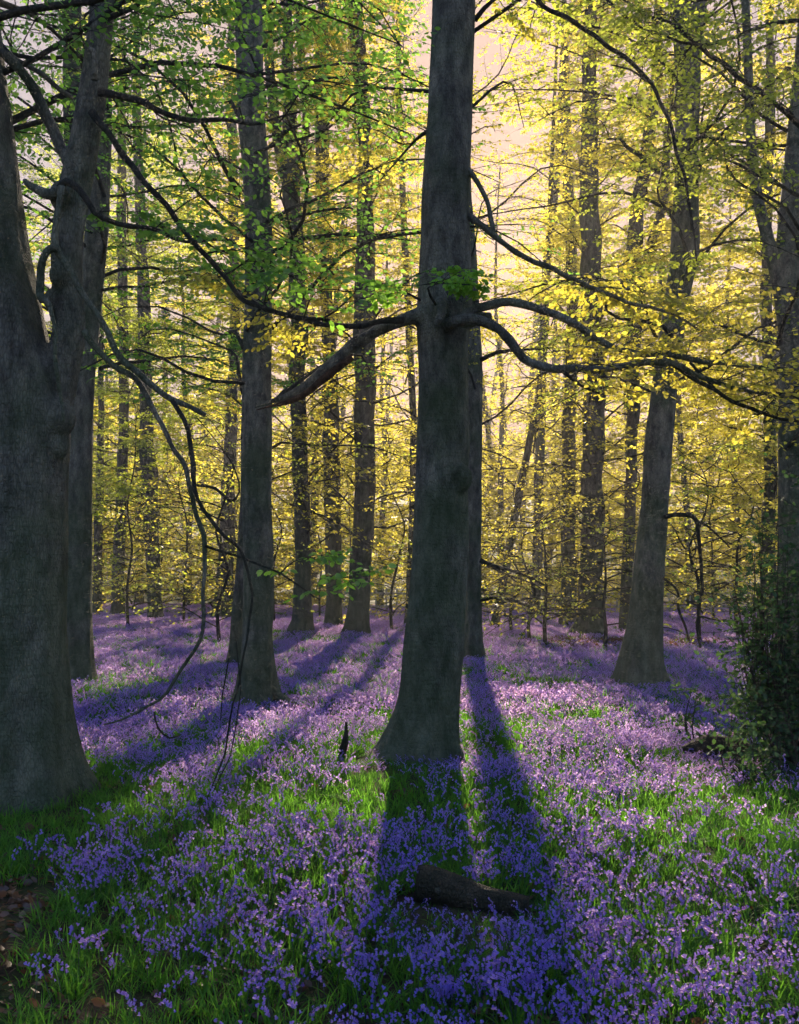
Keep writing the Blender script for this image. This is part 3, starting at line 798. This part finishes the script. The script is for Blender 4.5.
# ================================================================== holly, logs and other small things
def bush(name, label, cx, cy, rx, ry, h, nst, per, mlv, leaf, seed, cat='bush'):
    g = np.random.default_rng(seed); z = float(gz(cx, cy))
    t = empty(name, (cx, cy, z)); tag(t, label, cat)
    wmb, lmb = MB(), MB()
    for k in range(nst):
        a = g.uniform(0, 2 * PI); rr = g.uniform(.1, 1) ** .6; top = np.array([cx + rx * rr * math.cos(a), cy + ry * rr * math.sin(a), z + h * (1 - .45 * rr ** 2) * g.uniform(.35, 1.04)])
        b = np.array([cx + .15 * rx * math.cos(a), cy + .15 * ry * math.sin(a), z - .05])
        m = (b + top) / 2 + np.array([.12 * math.cos(a), .12 * math.sin(a), -.05]) + g.normal(0, .05, 3)
        S = spline(np.array([b, m, top]), .08); r = np.linspace(.012, .002, len(S)); tube(wmb, S, r, 4)
        i0 = int(len(S) * .25)
        for q in range(per):
            i = g.integers(i0, len(S)); p = S[i]
            d = g.normal(0, 1, 3); d[2] *= .5; d /= np.linalg.norm(d); ln = g.uniform(.05, .26) if g.random() < .85 else g.uniform(.3, .5)
            e = p + d * ln; tube(wmb, np.array([p, (p + e) / 2 + g.normal(0, .01, 3), e]), np.array([.003, .002, .0012]), 3, cap=False)
            nl = 5; s = np.linspace(.2, 1, nl)[:, None]
            PP = p + s * d * ln + g.normal(0, .012, (nl, 3)); DD = d + g.normal(0, .8, (nl, 3)); NN = np.array([0, 0, 1.]) + g.normal(0, .7, (nl, 3))
            leaves(lmb, PP, DD, NN, leaf, True)
    wmb.build('stem', M['twig'], t); lmb.build('foliage', M[mlv], t)
    return t


hp = at(795, 770, 8.6)
bush('holly_bush', 'dense dark holly bush at the right edge', hp[0] + .12, 8.6, .64, .6, 2.8, 95, 18, 'holly', .055, 5)
bush('holly_bush', 'low sparse holly shoot arching beside the mossy log', (712 - 399.5) / F * 9.6, 9.6, .42, .3, 1.0, 7, 8, 'holly', .055, 6)
bush('holly_bush', 'small leafy holly growth at the foot of the large bush', (765 - 399.5) / F * 7.9, 7.9, .35, .3, .75, 16, 9, 'holly', .05, 8)

# curved log in the foreground
def log(label, pts, n, seed, mats, name='log', cat='log', Y=None, rough=.15):
    P = np.array(path(pts, Y)); o = P[:, :3].mean(0)
    mb = MB(); S = spline(P, .02)
    m = len(S); rm = np.ones((m, n)); th = np.arange(n) / n * 2 * PI
    for i in range(m):
        for j in range(n):
            rm[i, j] = 1 + rough * nz(math.cos(th[j]) * 1.5 + seed, math.sin(th[j]) * 1.5, i * .12) + rough * .7 * nz(math.cos(th[j]) * 5 + seed, math.sin(th[j]) * 5, i * .2)
    tube(mb, S[:, :3], S[:, 3], n, rm)
    ob = mb.build(name, mats, None, org=o); tag(ob, label, cat)
    return ob


M['deadwood'] = bark('rotting_bark', (.05, .028, .019), (.20, .12, .08), moss=(.03, .05, .02), moss_amt=.4, lichen=.35, scale=1.3, bump=1.)
log('short curved piece of dark bark covered log lying among blue flowers', [(417, 883, 35, 5.0), (424, 884, 36, 5.0), (438, 888, 34, 4.99), (456, 893, 31, 4.97), (480, 899, 28, 4.94), (505, 904, 25, 4.9), (528, 908, 22, 4.88)], 30, 1.1, M['deadwood'])
log('dark rotten log half buried in front of the holly', [(684, 752, 12, 9.2), (700, 750, 24, 9.15), (722, 750, 30, 9.1), (745, 754, 24, 9.1), (765, 760, 14, 9.1)], 18, 3.1, M['deadwood'])
log('small upright broken stick left of the central trunk', [(344, 768, 7, 8.6), (342, 755, 8, 8.6), (345, 742, 7, 8.58), (346, 732, 4, 8.6), (346, 722, 2, 8.62)], 8, 5.1, M['deadwood'], 'stick', 'stick')
log('fallen stick lying left of the broken upright stick', [(300, 776, 2, 8.2), (318, 774, 4, 8.2), (335, 772, 5, 8.3), (352, 766, 3, 8.4)], 7, 6.1, M['deadwood'], 'stick', 'stick')
log('thin fallen stick lying in the grass below the straight tree', [(130, 787, 3, 7.8), (150, 785, 3, 7.8), (172, 780, 2, 7.8)], 6, 7.1, M['twig'], 'stick', 'stick')

# ================================================================== flower carpet
def bell_mesh(mb, p, d, s, r):
    """a nodding bell: 6-sided flared tube along d"""
    d = d / np.linalg.norm(d); a = np.cross(d, [0.3, .2, 1.]); a /= np.linalg.norm(a); b = np.cross(d, a)
    th = np.arange(6) / 6 * 2 * PI
    prof = [(0, .10), (.25, .32), (.75, .34), (1.0, .62)]
    V = [p + s * (t * d + w * (math.cos(q) * a + math.sin(q) * b)) for t, w in prof for q in th]
    Q = [[i * 6 + j, i * 6 + (j + 1) % 6, (i + 1) * 6 + (j + 1) % 6, (i + 1) * 6 + j] for i in range(3) for j in range(6)]
    mb.add(V, Q, None, np.full(24, r))


def tuft_blade(mb, x, y, h, az, bend, w, r, n=4):
    t = np.linspace(0, 1, n + 1); dx, dy = math.cos(az), math.sin(az)
    P = np.stack([x + dx * bend * t ** 1.8 * h, y + dy * bend * t ** 1.8 * h, h * (t - .35 * bend * t ** 2.2)], 1)
    ww = w * (np.sin(np.clip(t * .85 + .18, 0, 1) * PI)) ** .6
    sx = np.array([-dy, dx, 0])
    V = np.concatenate([P - sx * ww[:, None], P + sx * ww[:, None]])
    i = np.arange(n); Q = np.stack([i, i + 1, i + 1 + n + 1, i + n + 1], 1)
    mb.add(V, Q, None, np.full(len(V), r))


def flower_stem(sb, bb, g, x, y, h, simple=False):
    az = g.uniform(0, 2 * PI); lean = g.uniform(.02, .10)
    dx, dy = math.cos(az), math.sin(az)
    t = np.linspace(0, 1, 6)
    C = np.stack([x + dx * (lean * t + .05 * np.clip(t - .7, 0, 1) ** 2 / .09), y + dy * (lean * t + .05 * np.clip(t - .7, 0, 1) ** 2 / .09), h * (t - .12 * np.clip(t - .75, 0, 1) ** 2 / .0625)], 1)
    tube(sb, C, np.linspace(.0028, .0012, 6), 3, cap=False)
    nb = g.integers(5, 10) if not simple else g.integers(4, 7)
    rv = g.uniform(0, 1)
    for k in range(nb):
        f = .58 + .42 * (k + .5) / nb; p = np.array([np.interp(f, t, C[:, q]) for q in range(3)])
        a2 = az + g.normal(0, .9) if f > .7 else az + g.normal(0, 1.5)
        q = p + np.array([math.cos(a2) * .012, math.sin(a2) * .012, .002])
        d = np.array([math.cos(a2) * .55, math.sin(a2) * .55, -1 + .5 * (f > .93)])
        bell_mesh(bb, q, d, g.uniform(.0125, .017) * (1.35 if simple else 1), np.clip(rv + g.normal(0, .15), 0, 1))


def variant(kind, seed):
    g = np.random.default_rng(seed); sb, bb, gb = MB(), MB(), MB()
    if kind == 'bell':
        for k in range(g.integers(1, 4)): flower_stem(sb, bb, g, g.normal(0, .05), g.normal(0, .05), g.uniform(.20, .34))
        for k in range(5): tuft_blade(gb, g.normal(0, .03), g.normal(0, .03), g.uniform(.12, .22), g.uniform(0, 6.28), g.uniform(.4, 1.1), g.uniform(.004, .007), g.uniform())
    if kind == 'clump':
        for k in range(9): flower_stem(sb, bb, g, g.uniform(-.2, .2), g.uniform(-.2, .2), g.uniform(.2, .32), True)
        for k in range(12): tuft_blade(gb, g.uniform(-.2, .2), g.uniform(-.2, .2), g.uniform(.12, .22), g.uniform(0, 6.28), g.uniform(.3, 1.), g.uniform(.005, .009), g.uniform(), 3)
    if kind == 'tuft':
        for k in range(13): tuft_blade(gb, g.normal(0, .045), g.normal(0, .045), g.uniform(.14, .30), g.uniform(0, 6.28), g.uniform(.25, 1.1), g.uniform(.003, .0065), g.uniform())
    if kind == 'litter':
        for k in range(10):
            leaves(gb, np.array([[g.uniform(-.12, .12), g.uniform(-.12, .12), g.uniform(.005, .04)]]), g.normal(0, 1, (1, 3)) * [1, 1, .4], np.array([[0, 0, 1.]]) + g.normal(0, .6, (1, 3)), .05, True)
    allm = MB(); mats = []; idx = []
    for s, m in ((sb, 'stem'), (bb, 'bell'), (gb, 'litter' if kind == 'litter' else 'grass')):
        if not s.n: continue
        v = np.concatenate(s.v); q = np.concatenate(s.q); allm.add(v, q, None, np.concatenate(s.a)); idx += [len(mats)] * len(q); mats.append(M[m])
    o = allm.build('variant_' + kind, mats, None, smooth=True, link=False)
    o.data.polygons.foreach_set('material_index', idx); o.data.update()
    return o


V_bell = [variant('bell', 10 + k) for k in range(8)]
V_clump = [variant('clump', 40 + k) for k in range(6)]
V_tuft = [variant('tuft', 60 + k) for k in range(6)]
V_lit = [variant('litter', 80 + k) for k in range(4)]


def scatter(name, P, rot, scl, idx, variants, kind='stuff', mats=()):
    me = bpy.data.meshes.new(name); me.vertices.add(len(P)); me.vertices.foreach_set('co', P.astype(np.float32).ravel())
    a = me.attributes.new('rot', 'FLOAT_VECTOR', 'POINT'); a.data.foreach_set('vector', rot.astype(np.float32).ravel())
    a = me.attributes.new('scl', 'FLOAT', 'POINT'); a.data.foreach_set('value', scl.astype(np.float32))
    a = me.attributes.new('idx', 'INT', 'POINT'); a.data.foreach_set('value', idx.astype(np.int32))
    o = bpy.data.objects.new(name, me); COL.objects.link(o)
    for m in mats: me.materials.append(m)
    ng = bpy.data.node_groups.new(name, 'GeometryNodeTree')
    ng.interface.new_socket('Geometry', in_out='INPUT', socket_type='NodeSocketGeometry')
    ng.interface.new_socket('Geometry', in_out='OUTPUT', socket_type='NodeSocketGeometry')
    gi = ng.nodes.new('NodeGroupInput'); go = ng.nodes.new('NodeGroupOutput')
    g2i = ng.nodes.new('GeometryNodeGeometryToInstance')
    for v in reversed(variants):
        oi = ng.nodes.new('GeometryNodeObjectInfo'); oi.inputs['Object'].default_value = v
        ng.links.new(oi.outputs['Geometry'], g2i.inputs[0])
    iop = ng.nodes.new('GeometryNodeInstanceOnPoints')
    ng.links.new(gi.outputs[0], iop.inputs['Points']); ng.links.new(g2i.outputs[0], iop.inputs['Instance'])
    iop.inputs['Pick Instance'].default_value = True

    def att(nm, ty, sock):
        n = ng.nodes.new('GeometryNodeInputNamedAttribute'); n.data_type = ty; n.inputs['Name'].default_value = nm
        ng.links.new(n.outputs['Attribute'], sock)
    att('idx', 'INT', iop.inputs['Instance Index']); att('rot', 'FLOAT_VECTOR', iop.inputs['Rotation']); att('scl', 'FLOAT', iop.inputs['Scale'])
    ng.links.new(iop.outputs[0], go.inputs[0])
    md = o.modifiers.new('scatter', 'NODES'); md.node_group = ng
    tag(o, kind=kind)
    return o


TRUNKS = [(o.location.x, o.location.y, .30 + .0 * o.location.y) for o in COL.objects if o.type == 'EMPTY' and o.name.startswith('beech')]
nzv = np.vectorize(lambda x, y, z: nz(x, y, z))


def fields(x, y):
    """flower and leaf abundance 0..1 at ground points"""
    px, py, d = proj(np.stack([x, y, np.zeros(len(x))], 1))
    n1 = nzv(x * .55, y * .32, 3.) + .5 * nzv(x * 1.6, y * 1.1, 8.)
    n2 = nzv(x * .8 + 9, y * .5, 1.) + .5 * nzv(x * 2.3, y * 1.5, 4.)
    fl = .46 + .8 * n1; gr = .90 + .5 * n2
    # world-space patches: (x, y, rx, ry, dflower, dgrass)
    for (cx, cy, rx, ry, df, dg) in ((-.55, 7.4, 1.2, 1.3, -.2, .4), (1.9, 6.8, 1.5, .9, -.25, .3), (-2.2, 6.3, 1.1, .9, -.4, .1), (.4, 6.9, .7, 1.1, -.12, .4),
                                     (-1.0, 5.0, 1.3, .8, .2, .2), (.4, 4.1, 1.2, .8, .4, -.1), (1.7, 4.7, 1.0, .9, .2, .0), (1.3, 5.6, .5, .5, -.3, .4), (3.4, 6.8, 1., 1.2, -.25, .2),
                                     (-3.6, 15., 1.6, 2.6, -.5, .3), (2.8, 11.8, 1.2, .8, -.4, .3), (.3, 6.7, 9., 1.4, -.06, .2), (-2.6, 9.5, .9, .8, -.2, .4)):
        e = np.exp(-(((x - cx) / rx) ** 2 + ((y - cy) / ry) ** 2)); fl += df * e; gr += dg * e
    far_ = np.clip((y - 8.5) / 3, 0, 1); fl += .52 * far_; gr -= .3 * far_
    # trodden brown path at near left
    xb = -1.38 - .25 * (y - 3.7) + .22 * n1
    pth = 1 / (1 + np.exp(-np.clip((xb - x) / .06, -30, 30))) / (1 + np.exp(-np.clip((5.25 + .25 * n2 - y) / .08, -30, 30)))
    fl -= 2.2 * pth; gr -= 1.6 * pth
    return np.clip(fl, 0, 1), np.clip(gr, .0, 1), pth


def pts(y0, y1, dens, seed):
    g = np.random.default_rng(seed); w = .47 * y1 + .6
    n = int(2 * w * (y1 - y0) * dens); x = g.uniform(-w, w, n); y = g.uniform(y0, y1, n)
    k = np.abs(x) < .46 * y + .6
    for (tx, ty, tr) in TRUNKS: k &= ((x - tx) ** 2 + (y - ty) ** 2) > tr ** 2
    return x[k], y[k], g


def make(name, y0, y1, dens, seed, variants, which, smin, smax, mats, tilt=.12):
    x, y, g = pts(y0, y1, dens, seed); fl, gr, pth = fields(x, y)
    p = fl if which == 0 else gr if which == 1 else .12 + pth
    k = g.random(len(x)) < p; x, y = x[k], y[k]; n = len(x)
    fade = np.where(y > 40, .8, 1.)
    for (tx, ty, tr) in TRUNKS:
        if ty < 22: fade = fade * (1 - .5 * np.exp(-((np.hypot(x - tx, y - ty) / .55) ** 2)))
    lx, ly = (470 - 399.5) / F * 4.7, 4.7
    fade = fade * (1 - .5 * (np.abs(x - lx) < .36) * (y > 4.2) * (y < ly + .40)) * (1 - .6 * (np.abs(x - lx) < .30) * (y > 4.74) * (y < 5.06)) * (1 - .4 * (np.hypot(x - .05, y - 8.3) < .6)) * (1 - .4 * (np.hypot(x - 2.9, y - 8.4) < .8))
    P = np.stack([x, y, gz(x, y) - .01], 1)
    rot = np.stack([g.normal(0, tilt, n), g.normal(0, tilt, n), g.uniform(0, 6.28, n)], 1)
    return P, rot, g.uniform(smin, smax, n) * fade, g.integers(0, len(variants), n)


def join(*parts):
    return [np.concatenate([p[k] for p in parts]) for k in range(4)]


a = make('', 2.6, 11, 210, 1, V_bell, 0, .55, .85, 0); b = make('', 11, 24, 36, 2, V_clump, 0, .6, .85, 0); c = make('', 24, 60, 14, 3, V_clump, 0, .7, 1.05, 0)
for q in (b, c): q[3][:] += len(V_bell)
P, r_, s_, i_ = join(a, b, c)
scatter('bluebells', P, r_, s_, i_, V_bell + V_clump, mats=[M['bell']])
a = make('', 2.6, 12, 165, 4, V_tuft, 1, .36, .68, 0); b = make('', 12, 26, 26, 5, V_tuft, 1, .7, 1.2, 0)
P, r_, s_, i_ = join(a, b)
scatter('grass', P, r_, s_, i_, V_tuft, mats=[M['grass']])
a = make('', 2.6, 8, 90, 6, V_lit, 2, .8, 1.2, 0, .05); x = rng.normal(-5.2, .5, 60); y = rng.normal(15.4, .6, 60)
b = (np.stack([x, y, gz(x, y) + .02], 1), np.stack([x * 0, x * 0, rng.uniform(0, 6, 60)], 1), rng.uniform(1, 1.6, 60), rng.integers(0, 4, 60))
x = rng.uniform(3, 7.5, 900); y = rng.normal(23.2, .8, 900)
c = (np.stack([x, y, gz(x, y) + .1], 1), np.stack([x * 0, x * 0, rng.uniform(0, 6, 900)], 1), rng.uniform(1, 1.8, 900), rng.integers(0, 4, 900))
P, r_, s_, i_ = join(a, b, c)
scatter('leaf_litter', P, r_, s_, i_, V_lit, mats=[M['litter']])

# ================================================================== light, sky, haze
w = bpy.data.worlds.new('World'); sc.world = w; w.use_nodes = True
nt = w.node_tree; bg = nt.nodes['Background']
sky = nt.nodes.new('ShaderNodeTexSky'); sky.sky_type = 'NISHITA'; sky.sun_disc = False
sky.sun_elevation = SUN_EL; sky.sun_rotation = SUN_AZ; sky.dust_density = .5; sky.air_density = 1.; sky.ozone_density = 2.
def wn(t, **k):
    n = nt.nodes.new(t)
    for a_, b_ in k.items(): setattr(n, a_, b_)
    return n


# soft shoulder on the aureole, and the warm morning air toward the sun
bw = wn('ShaderNodeRGBToBW'); nt.links.new(sky.outputs[0], bw.inputs[0])
m1 = wn('ShaderNodeMath', operation='MULTIPLY_ADD'); nt.links.new(bw.outputs[0], m1.inputs[0]); m1.inputs[1].default_value = 1 / 1.6; m1.inputs[2].default_value = 1.
m2 = wn('ShaderNodeMath', operation='DIVIDE'); m2.inputs[0].default_value = 1.; nt.links.new(m1.outputs[0], m2.inputs[1])
sc1 = wn('ShaderNodeVectorMath', operation='SCALE'); nt.links.new(sky.outputs[0], sc1.inputs[0]); nt.links.new(m2.outputs[0], sc1.inputs['Scale'])
tcw = wn('ShaderNodeTexCoord'); dt = wn('ShaderNodeVectorMath', operation='DOT_PRODUCT'); nt.links.new(tcw.outputs['Generated'], dt.inputs[0])
dt.inputs[1].default_value = [float(v) for v in SUNV]
mrw = wn('ShaderNodeMapRange', interpolation_type='SMOOTHSTEP'); nt.links.new(dt.outputs['Value'], mrw.inputs[0]); mrw.inputs[1].default_value = .55; mrw.inputs[2].default_value = 1.
tw = wn('ShaderNodeMix', data_type='RGBA'); nt.links.new(mrw.outputs[0], tw.inputs[0]); tw.inputs[6].default_value = (.90, .92, 1.05, 1); tw.inputs[7].default_value = (1.10, .72, .55, 1)
tint = wn('ShaderNodeMix', data_type='RGBA', blend_type='MULTIPLY'); tint.inputs[0].default_value = 1
nt.links.new(sc1.outputs[0], tint.inputs[6]); nt.links.new(tw.outputs[2], tint.inputs[7]); nt.links.new(tint.outputs[2], bg.inputs[0]); bg.inputs[1].default_value = .135

sd = bpy.data.lights.new('sun', 'SUN'); so = bpy.data.objects.new('sun', sd); COL.objects.link(so)
sd.energy = 5.; sd.angle = R(.6); sd.color = (1., .83, .62)
so.rotation_euler = Vector(SUNV).to_track_quat('Z', 'Y').to_euler(); so.location = (3, 20, 30)

HAZE = .0009
if HAZE:
    mb = MB(); x0, x1, y0, y1, z0, z1 = -90, 90, -12, 135, -2.5, 46
    V = [(x, y, z) for z in (z0, z1) for y in (y0, y1) for x in (x0, x1)]
    mb.add(V, [[0, 2, 3, 1], [4, 5, 7, 6], [0, 1, 5, 4], [2, 6, 7, 3], [0, 4, 6, 2], [1, 3, 7, 5]])
    m, nt = mat('morning_haze'); pv = N(nt, 'ShaderNodeVolumePrincipled'); pv.inputs['Density'].default_value = HAZE
    pv.inputs['Color'].default_value = (1, .95, .92, 1); pv.inputs['Anisotropy'].default_value = .4
    o = N(nt, 'ShaderNodeOutputMaterial'); L(nt, pv.outputs[0], o.inputs['Volume'])
    tag(mb.build('haze', m, None, smooth=False), kind='stuff')

sc.view_settings.view_transform = 'Standard'; sc.view_settings.look = 'None'; sc.view_settings.gamma = 1; sc.view_settings.exposure = 1.85
cy = sc.cycles
cy.max_bounces = 6; cy.diffuse_bounces = 3; cy.glossy_bounces = 2; cy.transmission_bounces = 4; cy.volume_bounces = 0; cy.transparent_max_bounces = 4
cy.sample_clamp_indirect = 4; cy.use_adaptive_sampling = True; cy.adaptive_threshold = .03

print('LEAVES', NLEAF)
